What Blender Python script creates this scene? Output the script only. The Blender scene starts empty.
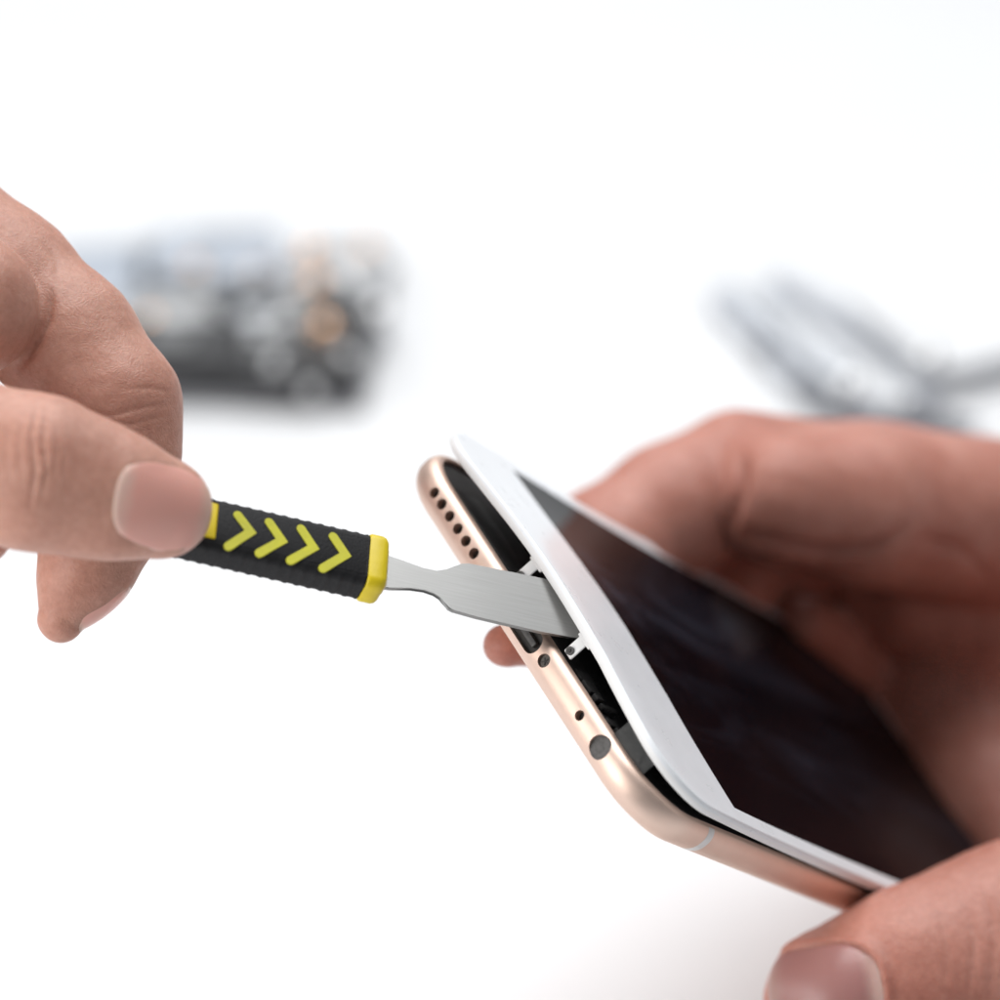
import bpy, bmesh, math, random
import numpy as np
from mathutils import Matrix, Vector

random.seed(7)
HQ = 1.0                                              # 1 = full mesh density of the hands
rng = np.random.default_rng(7)
SC = bpy.context.scene
COL = SC.collection
MM = 0.001

# ------------------------------------------------------------------ camera frame (millimetres): x right, y down, z forward
F = 3680.0                                   # focal length in pixels of a 1000 px wide frame
PITCH = math.radians(28.0)
CAM_H = 0.36
cp, sp_ = math.cos(PITCH), math.sin(PITCH)
RIGHT = np.array([1.0, 0, 0]); DOWN = np.array([0, -sp_, -cp]); FWD = np.array([0, cp, -sp_])
CAM = np.array([0.0, -0.36, CAM_H])
C2W = np.stack([RIGHT, DOWN, FWD], axis=1)

def world(p):                                # camera mm -> world m
    return CAM + (np.asarray(p, float) * MM) @ C2W.T

def at(px, py, d):                           # pixel and distance -> camera mm
    return np.array([(px - 500) * d / F, (py - 500) * d / F, d])

def ray(px, py):
    return np.array([(px - 500) / F, (py - 500) / F, 1.0])

# phone pose in camera space (columns: along bottom edge, along length, screen normal)
PR = np.array([[.4712, .5120, .7182], [.7088, .2648, -.6538], [-.5250, .8171, -.2381]])
PR, _ = np.linalg.qr(PR); PR *= np.sign(np.diag(PR.T @ np.array([[.4712, .5120, .7182], [.7088, .2648, -.6538], [-.5250, .8171, -.2381]])))
PT = np.array([2.78 - .33, 15.87 + .22, 484.57]) + PR[:, 0] * 0.6

def on_phone(px, py, axis, val):             # where a sight line meets a plane of the phone
    r = ray(px, py); n = PR[:, axis]
    return r * ((val + n @ PT) / (n @ r))

def phone(p):                                # phone mm -> camera mm
    return PR @ np.asarray(p, float) + PT

def to_phone(p):
    return PR.T @ (np.asarray(p, float) - PT)

def table_pt(px, py, h=0.0):                 # where a sight line meets the table (height h mm)
    r = ray(px, py); w = C2W @ r
    t = (h * MM - CAM[2]) / w[2]
    return CAM + w * t

# ------------------------------------------------------------------ object helpers
def tag(o, label=None, cat=None, group=None, kind=None):
    if label: o['label'] = label
    if cat: o['category'] = cat
    if group: o['group'] = group
    if kind: o['kind'] = kind
    return o

def link(o, parent=None):
    COL.objects.link(o)
    if parent: o.parent = parent
    return o

def empty(name, loc=(0, 0, 0), mat=None):
    o = bpy.data.objects.new(name, None)
    o.empty_display_size = 0.01
    if mat is not None: o.matrix_world = mat
    else: o.location = loc
    return link(o)

def mesh_obj(name, verts, faces, mat, parent=None, smooth=True, angle=None):
    me = bpy.data.meshes.new(name)
    me.from_pydata([tuple(v) for v in verts], [], [tuple(int(i) for i in f) for f in faces])
    me.update()
    bm = bmesh.new(); bm.from_mesh(me)
    bmesh.ops.recalc_face_normals(bm, faces=bm.faces)
    bm.to_mesh(me); bm.free()
    o = bpy.data.objects.new(name, me)
    me.materials.append(mat)
    finish(o, smooth, angle)
    return link(o, parent)

def finish(o, smooth=True, angle=None):
    me = o.data
    for p in me.polygons: p.use_smooth = smooth
    if smooth and angle is not None:
        bm = bmesh.new(); bm.from_mesh(me)
        for e in bm.edges:
            if len(e.link_faces) == 2 and e.calc_face_angle(0) > math.radians(angle): e.smooth = False
        bm.to_mesh(me); bm.free()

def bm_obj(name, bm, mat, parent=None, angle=35, scale=MM):
    bmesh.ops.scale(bm, vec=(scale,) * 3, verts=bm.verts)
    bmesh.ops.recalc_face_normals(bm, faces=bm.faces)
    me = bpy.data.meshes.new(name); bm.to_mesh(me); bm.free()
    me.materials.append(mat)
    o = bpy.data.objects.new(name, me)
    finish(o, True, angle)
    return link(o, parent)

def bm_box(bm, lo, hi, bevel=0.0, seg=2):
    r = bmesh.ops.create_cube(bm, size=1.0)
    vs = r['verts']
    for v in vs:
        for i in range(3): v.co[i] = lo[i] if v.co[i] < 0 else hi[i]
    if bevel > 0:
        es = list({e for v in vs for e in v.link_edges})
        bmesh.ops.bevel(bm, geom=es, offset=bevel, segments=seg, profile=0.5, affect='EDGES')
    return bm

def bm_cyl(bm, c, axis, r, h, seg=32, r2=None):
    z = Vector(axis).normalized()
    M = Matrix.Translation(Vector(c)) @ z.to_track_quat('Z', 'Y').to_matrix().to_4x4()
    bmesh.ops.create_cone(bm, cap_ends=True, segments=seg, radius1=r, radius2=r if r2 is None else r2, depth=h, matrix=M)
    return bm

def loft(loops, close_first=True, close_last=True):
    """closed loops of equal length -> verts, faces"""
    n = len(loops[0]); V = np.concatenate(loops); Fc = []
    for k in range(len(loops) - 1):
        a = k * n; b = a + n
        for i in range(n):
            j = (i + 1) % n
            Fc.append((a + i, a + j, b + j, b + i))
    if close_first: Fc.append(tuple(range(n))[::-1])
    if close_last: Fc.append(tuple(range((len(loops) - 1) * n, len(loops) * n)))
    return V, Fc

def apply_mods(o):
    dg = bpy.context.evaluated_depsgraph_get()
    me = bpy.data.meshes.new_from_object(o.evaluated_get(dg))
    o.modifiers.clear(); o.data = me

# ------------------------------------------------------------------ materials
def new_mat(name):
    m = bpy.data.materials.new(name); m.use_nodes = True
    nt = m.node_tree
    b = nt.nodes['Principled BSDF']
    return m, nt, b

def nd(nt, t, **kw):
    n = nt.nodes.new(t)
    for k, v in kw.items():
        if k in n.inputs: n.inputs[k].default_value = v
        else: setattr(n, k, v)
    return n

def ramp(nt, fac, stops):
    r = nt.nodes.new('ShaderNodeValToRGB')
    e = r.color_ramp.elements
    while len(e) < len(stops): e.new(0.5)
    for x, (p, c) in zip(e, stops):
        x.position = p; x.color = (*c, 1) if len(c) == 3 else c
    nt.links.new(fac, r.inputs[0]); return r

def simple(name, col, rough=0.5, metal=0.0, noise=None, bump=None, coat=0.0, spec=0.5, var=0.12):
    """noise: scale of the colour and roughness mottling; bump: (scale, height in metres)"""
    m, nt, b = new_mat(name)
    b.inputs['Base Color'].default_value = (*col, 1)
    b.inputs['Roughness'].default_value = rough
    b.inputs['Metallic'].default_value = metal
    b.inputs['Coat Weight'].default_value = coat
    b.inputs['Coat Roughness'].default_value = 0.06
    b.inputs['Specular IOR Level'].default_value = spec
    tc = nd(nt, 'ShaderNodeTexCoord')
    if noise:
        n = nd(nt, 'ShaderNodeTexNoise', Scale=noise, Detail=5.0, Roughness=0.6)
        nt.links.new(tc.outputs['Object'], n.inputs['Vector'])
        c = np.array(col)
        r = ramp(nt, n.outputs['Fac'], [(0.3, tuple(c * (1 - var))), (0.7, tuple(np.minimum(c * (1 + var), 1)))])
        nt.links.new(r.outputs['Color'], b.inputs['Base Color'])
        mr = nd(nt, 'ShaderNodeMapRange'); mr.inputs['To Min'].default_value = rough * 0.85; mr.inputs['To Max'].default_value = min(1, rough * 1.2)
        nt.links.new(n.outputs['Fac'], mr.inputs['Value']); nt.links.new(mr.outputs[0], b.inputs['Roughness'])
    if bump:
        n2 = nd(nt, 'ShaderNodeTexNoise', Scale=bump[0], Detail=3.0)
        nt.links.new(tc.outputs['Object'], n2.inputs['Vector'])
        bp = nd(nt, 'ShaderNodeBump', Strength=1.0, Distance=bump[1])
        nt.links.new(n2.outputs['Fac'], bp.inputs['Height']); nt.links.new(bp.outputs[0], b.inputs['Normal'])
    return m

def skin_mat(name, c_lo, c_mid, c_hi, sss=0.35, rough=0.48):
    m, nt, b = new_mat(name)
    tc = nd(nt, 'ShaderNodeTexCoord')
    n = nd(nt, 'ShaderNodeTexNoise', Scale=70.0, Detail=6.0, Roughness=0.62, Distortion=0.4)
    nt.links.new(tc.outputs['Object'], n.inputs['Vector'])
    r = ramp(nt, n.outputs['Fac'], [(0.28, c_lo), (0.5, c_mid), (0.74, c_hi)])
    n1 = nd(nt, 'ShaderNodeTexNoise', Scale=900.0, Detail=4.0, Roughness=0.7)
    nt.links.new(tc.outputs['Object'], n1.inputs['Vector'])
    r1 = ramp(nt, n1.outputs['Fac'], [(0.3, (0.82, 0.77, 0.75)), (0.7, (1.0, 1.0, 1.0))])
    mx = nd(nt, 'ShaderNodeMix', data_type='RGBA', blend_type='MULTIPLY'); mx.inputs[0].default_value = 1.0
    nt.links.new(r.outputs['Color'], mx.inputs[6]); nt.links.new(r1.outputs['Color'], mx.inputs[7])
    nt.links.new(mx.outputs[2], b.inputs['Base Color'])
    b.inputs['Subsurface Weight'].default_value = sss
    b.inputs['Subsurface Radius'].default_value = (1.0, 0.36, 0.2)
    b.inputs['Subsurface Scale'].default_value = 0.0022
    b.inputs['Roughness'].default_value = rough
    b.inputs['Specular IOR Level'].default_value = 0.42
    # fine skin relief: cells, pores and lines
    v = nd(nt, 'ShaderNodeTexVoronoi', Scale=1500.0); v.feature = 'DISTANCE_TO_EDGE'
    wn = nd(nt, 'ShaderNodeTexNoise', Scale=350.0, Detail=2.0)
    nt.links.new(tc.outputs['Object'], wn.inputs['Vector'])
    add = nd(nt, 'ShaderNodeMix', data_type='RGBA'); add.inputs[0].default_value = 0.004
    nt.links.new(tc.outputs['Object'], add.inputs[6]); nt.links.new(wn.outputs['Color'], add.inputs[7])
    nt.links.new(add.outputs[2], v.inputs['Vector'])
    n3 = nd(nt, 'ShaderNodeTexNoise', Scale=600.0, Detail=5.0, Roughness=0.65)
    nt.links.new(tc.outputs['Object'], n3.inputs['Vector'])
    b1 = nd(nt, 'ShaderNodeBump', Strength=0.55, Distance=0.00014)
    nt.links.new(v.outputs['Distance'], b1.inputs['Height'])
    b2 = nd(nt, 'ShaderNodeBump', Strength=0.4, Distance=0.00022)
    nt.links.new(n3.outputs['Fac'], b2.inputs['Height']); nt.links.new(b1.outputs[0], b2.inputs['Normal'])
    nt.links.new(b2.outputs[0], b.inputs['Normal'])
    return m

M_table = simple('white_table', (0.715, 0.725, 0.74), 0.55, noise=6.0, bump=(900, 0.00003), var=0.01)
M_skin_l = skin_mat('skin_warm', (0.49, 0.24, 0.178), (0.57, 0.30, 0.228), (0.64, 0.36, 0.28))
M_skin_r = skin_mat('skin_ruddy', (0.43, 0.16, 0.118), (0.515, 0.222, 0.168), (0.60, 0.295, 0.235))
def nail_mat(name, col, lun, tip, coat=0.3):
    m, nt, b = new_mat(name)
    at_ = nt.nodes.new('ShaderNodeAttribute'); at_.attribute_name = 'along'
    tc = nd(nt, 'ShaderNodeTexCoord')
    n = nd(nt, 'ShaderNodeTexNoise', Scale=220.0, Detail=5.0)
    nt.links.new(tc.outputs['Object'], n.inputs['Vector'])
    ma = nd(nt, 'ShaderNodeMath', operation='MULTIPLY_ADD'); ma.inputs[1].default_value = 0.12; 
    nt.links.new(n.outputs['Fac'], ma.inputs[0]); nt.links.new(at_.outputs['Fac'], ma.inputs[2])
    r = ramp(nt, ma.outputs[0], [(0.10, lun), (0.27, col), (0.9, tuple(np.array(col) * 0.96)), (1.02, tip)])
    r.color_ramp.elements[3].position = 1.0
    nt.links.new(r.outputs['Color'], b.inputs['Base Color'])
    b.inputs['Roughness'].default_value = 0.38; b.inputs['Coat Weight'].default_value = coat; b.inputs['Coat Roughness'].default_value = 0.12
    b.inputs['Subsurface Weight'].default_value = 0.2; b.inputs['Subsurface Scale'].default_value = 0.0015
    at2 = nt.nodes.new('ShaderNodeAttribute'); at2.attribute_name = 'across'
    cmb = nt.nodes.new('ShaderNodeCombineXYZ'); nt.links.new(at2.outputs['Fac'], cmb.inputs[0])
    n2 = nd(nt, 'ShaderNodeTexNoise', Scale=14.0, Detail=3.0); nt.links.new(cmb.outputs[0], n2.inputs['Vector'])
    bp = nd(nt, 'ShaderNodeBump', Strength=0.35, Distance=0.00006); nt.links.new(n2.outputs['Fac'], bp.inputs['Height']); nt.links.new(bp.outputs[0], b.inputs['Normal'])
    return m
M_nail = nail_mat('nail_pink', (0.80, 0.385, 0.32), (0.78, 0.52, 0.44), (0.66, 0.42, 0.34))
M_nail_r = nail_mat('nail_mauve', (0.40, 0.185, 0.17), (0.60, 0.40, 0.35), (0.42, 0.25, 0.22), 0.08)
M_gold = simple('rose_gold_metal', (0.82, 0.63, 0.535), 0.5, metal=1.0, noise=300.0, bump=(6000, 0.000006), var=0.03)
M_band = simple('antenna_plastic', (0.80, 0.78, 0.77), 0.45, noise=400.0)
M_white = simple('white_glass', (0.86, 0.885, 0.92), 0.28, noise=200.0, coat=0.35, var=0.02)
M_lip = simple('white_plastic_rim', (0.84, 0.84, 0.84), 0.4, noise=300.0, var=0.02)
M_black = simple('black_interior', (0.006, 0.006, 0.007), 0.5, noise=500.0, bump=(1500, 0.0001))
M_port = simple('port_dark', (0.02, 0.019, 0.018), 0.45, noise=900.0)
M_flex = simple('grey_flex_ribbon', (0.075, 0.078, 0.078), 0.4, noise=500.0, bump=(900, 0.0001), var=0.3)
M_mesh = simple('jack_grey', (0.075, 0.072, 0.07), 0.5, noise=1600.0, bump=(3000, 0.0001), var=0.5)
M_tab = simple('white_metal_tab', (0.8, 0.8, 0.8), 0.35, noise=400.0, var=0.04)
M_steelscrew = simple('screw_steel', (0.09, 0.085, 0.08), 0.35, metal=1.0, noise=900.0)
M_rubber = simple('black_rubber', (0.009, 0.009, 0.0105), 0.6, noise=600.0, bump=(2600, 0.00008), var=0.25, spec=0.3)
M_chev = simple('lime_rubber', (0.55, 0.53, 0.014), 0.55, noise=500.0, bump=(2000, 0.00004), var=0.08)
M_yel = simple('yellow_plastic', (0.70, 0.54, 0.006), 0.42, noise=300.0, bump=(1200, 0.00004), var=0.06)
M_crm = simple('cream_plastic_plug', (0.75, 0.66, 0.44), 0.45, noise=400.0)
M_pcb = simple('dark_board', (0.03, 0.031, 0.034), 0.45, noise=120.0, var=0.4)
M_shield = simple('silver_shield', (0.72, 0.73, 0.74), 0.32, metal=0.85, noise=120.0)
M_chip = simple('grey_chip', (0.16, 0.165, 0.17), 0.4, noise=160.0)
M_bluegrey = simple('blue_grey_foil', (0.40, 0.44, 0.50), 0.5, noise=60.0, var=0.25)
M_pale = simple('pale_foil', (0.66, 0.69, 0.73), 0.4, noise=80.0, var=0.12)
M_cable_d = simple('dark_cable', (0.19, 0.20, 0.225), 0.45, noise=100.0)
M_cable_p = simple('blue_grey_cable', (0.52, 0.55, 0.60), 0.45, noise=100.0)
M_grey = simple('pale_grey_tray', (0.22, 0.225, 0.24), 0.45, noise=60.0, var=0.3)
M_copper = simple('copper_metal', (0.85, 0.55, 0.36), 0.22, metal=1.0, noise=200.0)
M_steel_bg = simple('polished_steel', (0.62, 0.64, 0.67), 0.3, metal=0.9, noise=80.0)
M_cable = simple('grey_cable', (0.27, 0.285, 0.31), 0.5, noise=100.0)

# brushed steel of the blade
M_blade, nt, b = new_mat('brushed_steel')
b.inputs['Metallic'].default_value = 1.0
tc = nd(nt, 'ShaderNodeTexCoord'); mp = nd(nt, 'ShaderNodeMapping'); mp.inputs['Scale'].default_value = (120, 4200, 1)
n = nd(nt, 'ShaderNodeTexNoise', Scale=1.0, Detail=4.0)
nt.links.new(tc.outputs['Object'], mp.inputs[0]); nt.links.new(mp.outputs[0], n.inputs['Vector'])
r = ramp(nt, n.outputs['Fac'], [(0.25, (0.29, 0.29, 0.285)), (0.75, (0.33, 0.33, 0.325))])
nt.links.new(r.outputs['Color'], b.inputs['Base Color'])
b.inputs['Roughness'].default_value = 0.36
bp = nd(nt, 'ShaderNodeBump', Strength=0.5, Distance=0.00001); nt.links.new(n.outputs['Fac'], bp.inputs['Height']); nt.links.new(bp.outputs[0], b.inputs['Normal'])

# black display with finger smears
M_disp, nt, b = new_mat('black_display')
tc = nd(nt, 'ShaderNodeTexCoord')
mp = nd(nt, 'ShaderNodeMapping'); mp.inputs['Scale'].default_value = (60, 16, 1); mp.inputs['Rotation'].default_value = (0, 0, 0.5)
n = nd(nt, 'ShaderNodeTexNoise', Scale=1.0, Detail=6.0, Roughness=0.6, Distortion=0.8)
nt.links.new(tc.outputs['Object'], mp.inputs[0]); nt.links.new(mp.outputs[0], n.inputs['Vector'])
r = ramp(nt, n.outputs['Fac'], [(0.46, (0.003, 0.003, 0.0045)), (0.58, (0.009, 0.0095, 0.014)), (0.74, (0.046, 0.049, 0.068))])
nt.links.new(r.outputs['Color'], b.inputs['Base Color'])
r2 = ramp(nt, n.outputs['Fac'], [(0.4, (0.07,) * 3), (0.75, (0.24,) * 3)])
nt.links.new(r2.outputs['Color'], b.inputs['Roughness'])
b.inputs['IOR'].default_value = 1.25
b.inputs['Specular IOR Level'].default_value = 0.05

# ------------------------------------------------------------------ setting: white table
bm = bmesh.new(); bm_box(bm, (-1600, -320, -30), (1600, 2600, 0), 3.0)
bmesh.ops.subdivide_edges(bm, edges=[e for e in bm.edges if e.calc_length() > 1000], cuts=6, use_grid_fill=True)
table = bm_obj('table_surface', bm, M_table)
tag(table, 'bright white table top under the hands and the blurred parts', 'table', kind='structure')

# ------------------------------------------------------------------ phone
W2, LEN, RC = 34.1, 138.0, 10.0
UX = -0.6                                            # features are measured from a point beside the middle
pm = np.eye(4); pm[:3, :3] = C2W @ PR; pm[:3, 3] = world(PT)
phone_root = empty('smartphone', mat=Matrix(pm.tolist()))
tag(phone_root, 'rose gold smartphone with white front and black screen, its glass lifted open by a blade', 'smartphone')

def rr_loop(inset, z, hw=W2, L=LEN, rc=RC, nseg=14, ns=40, nl=50):
    r = max(rc - inset, 0.3); x0 = hw - inset; y0 = inset; y1 = L - inset
    pts = []
    def arc(cx, cy, a0):
        for k in range(nseg):
            a = a0 + (math.pi / 2) * k / nseg
            pts.append((cx + r * math.cos(a), cy + r * math.sin(a), z))
    def seg(a, b, n):
        for k in range(n): pts.append((a[0] + (b[0] - a[0]) * k / n, a[1] + (b[1] - a[1]) * k / n, z))
    arc(x0 - r, y1 - r, 0); seg((x0 - r, y1), (-x0 + r, y1), ns)
    arc(-x0 + r, y1 - r, math.pi / 2); seg((-x0, y1 - r), (-x0, y0 + r), nl)
    arc(-x0 + r, y0 + r, math.pi); seg((-x0 + r, y0), (x0 - r, y0), ns)
    arc(x0 - r, y0 + r, 1.5 * math.pi); seg((x0, y0 + r), (x0, y1 - r), nl)
    return np.array(pts)

prof = []
for k in range(9):                                   # rounded back edge
    a = math.pi / 2 * k / 8
    prof.append((3.1 * (1 - math.sin(a)) , -0.15 - 3.05 * math.cos(a)))
for k in range(1, 8):
    a = math.pi / 2 * k / 7
    prof.append((1.25 * (1 - math.cos(a)), 0.1 + 1.95 * math.sin(a)))
prof += [(1.55, 2.14), (1.75, 2.0), (1.8, -1.2)]
V, Fc = loft([rr_loop(i, z) for i, z in prof])
frame = mesh_obj('housing', V * MM, Fc, M_gold, phone_root)

# openings cut in the bottom edge
cut = bmesh.new()
HOLES = [u + UX for u in (-24.12, -21.94, -19.63, -17.28, -14.97, -12.66)]
AX = (0, 1, 0)
for u in HOLES: bm_cyl(cut, (u, 0.4, 0.0), AX, 0.78, 3.0, 28)
bm_cyl(cut, (6.9 + UX, 0.2, 0), AX, 0.95, 1.6, 28)
bm_cyl(cut, (-6.9 + UX, 0.2, 0), AX, 0.95, 1.6, 28)
bm_cyl(cut, (16.6 + UX, 0.4, 0), AX, 0.72, 3.0, 28)
bm_cyl(cut, (22.0 + UX, 0.4, -0.1), AX, 1.66, 3.0, 40)
def stadium(bm, hw, hh, y0, y1, seg=16):
    pts = []
    for k in range(seg + 1):
        a = -math.pi / 2 + math.pi * k / seg; pts.append((hw - hh + hh * math.cos(a), hh * math.sin(a)))
    for k in range(seg + 1):
        a = math.pi / 2 + math.pi * k / seg; pts.append((-hw + hh + hh * math.cos(a), hh * math.sin(a)))
    v0 = [bm.verts.new((x, y0, z)) for x, z in pts]; v1 = [bm.verts.new((x, y1, z)) for x, z in pts]
    bm.faces.new(v0); bm.faces.new(v1[::-1])
    for k in range(len(pts)): bm.faces.new((v0[k], v1[k], v1[(k + 1) % len(pts)], v0[(k + 1) % len(pts)]))
stadium(cut, 4.5, 1.55, -1.0, 1.65)
cutter = bm_obj('cutter', cut, M_port)
md = frame.modifiers.new('cut', 'BOOLEAN'); md.object = cutter; md.operation = 'DIFFERENCE'; md.solver = 'EXACT'
cutter.matrix_world = phone_root.matrix_world
bpy.context.view_layer.update()
apply_mods(frame)
bpy.data.objects.remove(cutter)
finish(frame, True, 40)

# antenna bands: a strip wrapped round the side just proud of the metal
def band(y0, y1, side):
    prof2 = [(x - 0.03 if x < 3 else x, z - (0.03 if z < -2.5 else 0)) for x, z in prof[1:15]]
    vs = []; fs = []
    for y in (y0, y1):
        for ins, z in prof2:
            rr = RC - ins; d = 0.0
            if y < RC:
                d = RC - math.sqrt(max(RC ** 2 - (RC - y) ** 2, 0)) if False else 0.0
            vs.append((side * (W2 - ins), y, z))
    n = len(prof2)
    for k in range(n - 1): fs.append((k, k + 1, n + k + 1, n + k))
    inner = [(side * (W2 - ins - 0.4), y, z) for y in (y0, y1) for ins, z in prof2]
    o = len(vs); vs += inner
    for k in range(n - 1):
        fs.append((o + k, o + n + k, o + n + k + 1, o + k + 1))
        fs.append((k, o + k, o + k + 1, k + 1)); fs.append((n + k, n + k + 1, o + n + k + 1, o + n + k))
    fs.append((0, n, o + n, o)); fs.append((n - 1, o + n - 1, o + 2 * n - 1, 2 * n - 1))
    return mesh_obj('antenna_band', np.array(vs) * MM, fs, M_band, phone_root, angle=50)
band(14.4, 15.9, 1); band(14.4, 15.9, -1); band(124.9, 126.4, 1); band(124.9, 126.4, -1)

# dark bottoms of the openings
for u in HOLES:
    o = bm_obj('speaker_hole', bm_cyl(bmesh.new(), (u, 1.6, 0), AX, 0.77, 0.7, 24), M_port, phone_root)
o = bm_obj('microphone_hole', bm_cyl(bmesh.new(), (16.6 + UX, 1.5, 0), AX, 0.71, 0.7, 24), M_port, phone_root)
jk = bm_obj('headphone_jack', bm_cyl(bmesh.new(), (22.0 + UX, 0.95, -0.1), AX, 1.65, 0.9, 40), M_mesh, phone_root)
tag(jk, 'grey filled round headphone jack')
bm = bmesh.new(); stadium(bm, 4.45, 1.5, 1.2, 1.7)
pt = bm_obj('charging_port', bm, M_port, phone_root)
bm = bmesh.new(); bm_box(bm, (-3.4, 0.35, -0.5), (3.4, 1.3, 0.35), 0.12)
bm_obj('connector_tongue', bm, M_mesh, pt)
for u in (6.9 + UX, -6.9 + UX):
    bm = bmesh.new(); bm_cyl(bm, (u, 0.85, 0), AX, 0.9, 0.7, 24)
    sc = bm_obj('screw', bm, M_steelscrew, phone_root)
    bm = bmesh.new()
    for k in range(5):
        a = k * math.tau / 5; bm_box(bm, (u - 0.09, 0.42, 0.05), (u + 0.09, 0.6, 0.55), 0)
        bmesh.ops.rotate(bm, cent=(u, 0.5, 0), matrix=Matrix.Rotation(math.tau / 5, 3, 'Y'), verts=bm.verts)
    bm_obj('screw_slot', bm, M_port, sc)

# black inside of the phone
V, Fc = loft([rr_loop(i, z) for i, z in ((2.1, -1.1), (2.0, -1.0), (2.0, 1.2), (2.2, 1.4))])
mesh_obj('interior', V * MM, Fc, M_black, phone_root, angle=40)
bm = bmesh.new()
bm_box(bm, (-24.5, 2.4, 1.3), (-8.5, 9.0, 2.2), 0.25); 
bm_obj('loudspeaker_module', bm, M_black, phone_root)
rr = random.Random(11)
bm = bmesh.new()
x0 = 8.8
while x0 < 20.5:                                     # uneven black connectors and foam
    wd = rr.uniform(0.8, 3.2); y0 = 2.2 + rr.random() * 0.8
    bm_box(bm, (x0, y0, 1.3), (x0 + wd, y0 + rr.uniform(1.5, 4), rr.uniform(1.7, 2.9)), 0.12); x0 += wd + rr.uniform(0.05, 0.5)
bm_obj('connector_block', bm, M_black, phone_root)
bm = bmesh.new()
for k in range(7):
    x = rr.uniform(9.5, 20); bm_box(bm, (x, 2.0, 1.45), (x + rr.uniform(.25, .6), 2.3, 1.45 + rr.uniform(.2, .5)), 0.05)
bm_obj('contact_strip', bm, M_shield, phone_root)
# display assembly, bowed upward where the blade lifts it
def lift(x, y):
    s0 = 0.68 + 0.32 * math.exp(-((x + 4) / 20.0) ** 2) if x > -4 else 0.46 + 0.54 * math.exp(-((x + 4) / 21.0) ** 2)
    if x > 12: s0 *= max(0.4, 1 - (x - 12) / 46.0)
    t = max(0.0, 1 - y / 60.0)
    if x > 0: t = t * (1 - 0.0) ** 1
    return 3.5 * s0 * t ** (1.4 + 1.2 * max(0, x / W2))
Z0 = 2.95
DXR, DX, DY0, DY1 = 31.2, 31.2, 18.8, 126.0
def lifted(P):
    P = np.array(P, float)
    for q in P: q[2] += Z0 + lift(q[0], q[1])
    return P
HWG, LG, RG = W2 - 0.15, LEN - 0.35, 9.6
def g_loop(inset, z):
    L = rr_loop(inset, z, hw=HWG, L=LG, rc=RG); L[:, 1] += 0.05; return L
outer = g_loop(0, 0)
# the rectangle of the display sampled so that each outline vertex has its partner on it
ctr = np.array([0, (DY0 + DY1) / 2])
def rect_partner(P):
    out = []
    for q in P:
        x = min(max(q[0], -DX), DXR); y = min(max(q[1], DY0), DY1)
        out.append((x, y, 0))
    return np.array(out)
rp = rect_partner(outer)
top = []
ZT = 1.55
loops = [lifted(g_loop(0.9, 0.0)), lifted(g_loop(0.25, 0.02)), lifted(g_loop(0.02, 0.18)), lifted(g_loop(0.0, 0.9))]
for t in (0.35, 0.7, 1.0):
    P = g_loop(0.9, 0.0) * (1 - t) + rp * t
    loops.insert(0, lifted(P))
V, Fc = loft(loops, False, False)
nV = len(V); under = []
for j in range(31):
    for i in range(21):
        x = -DX + (DXR + DX) * i / 20; y = DY0 + (DY1 - DY0) * j / 30; under.append((x, y, Z0 + lift(x, y)))
V = np.concatenate([V, under])
for j in range(30):
    for i in range(20):
        a = nV + j * 21 + i; Fc.append((a, a + 1, a + 22, a + 21))
lip = mesh_obj('display_rim', V * MM, Fc, M_lip, phone_root)
tag(lip, 'bright white edge of the lifted front glass')
l2 = [lifted(g_loop(0.0, 0.9)), lifted(g_loop(0.03, 1.2)), lifted(g_loop(0.12, 1.42)), lifted(g_loop(0.3, 1.53)), lifted(g_loop(0.5, ZT))]
edge = g_loop(0.5, ZT)
for t in (0.25, 0.5, 0.75, 1.0):
    P = edge * (1 - t) + (rp + np.array([0, 0, ZT])) * t
    l2.append(lifted(P))
V, Fc = loft(l2, False, False)
bez = mesh_obj('front_bezel', V * MM, Fc, M_white, phone_root)
tag(bez, 'white front glass border round the black screen')
gx, gy = 30, 60
dv = []; df = []
for j in range(gy + 1):
    for i in range(gx + 1):
        x = -DX + (DXR + DX) * i / gx; y = DY0 + (DY1 - DY0) * j / gy
        dv.append((x, y, ZT + Z0 + lift(x, y)))
for j in range(gy):
    for i in range(gx):
        a = j * (gx + 1) + i; df.append((a, a + 1, a + gx + 2, a + gx + 1))
disp = mesh_obj('screen', np.array(dv) * MM, df, M_disp, phone_root)
tag(disp, 'glossy black screen with faint smears, switched off')
ear = bm_obj('earpiece', bm_box(bmesh.new(), (-5, 131, Z0 + ZT - .05), (5, 132.4, Z0 + ZT + 0.02), 0), M_port, phone_root)

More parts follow.
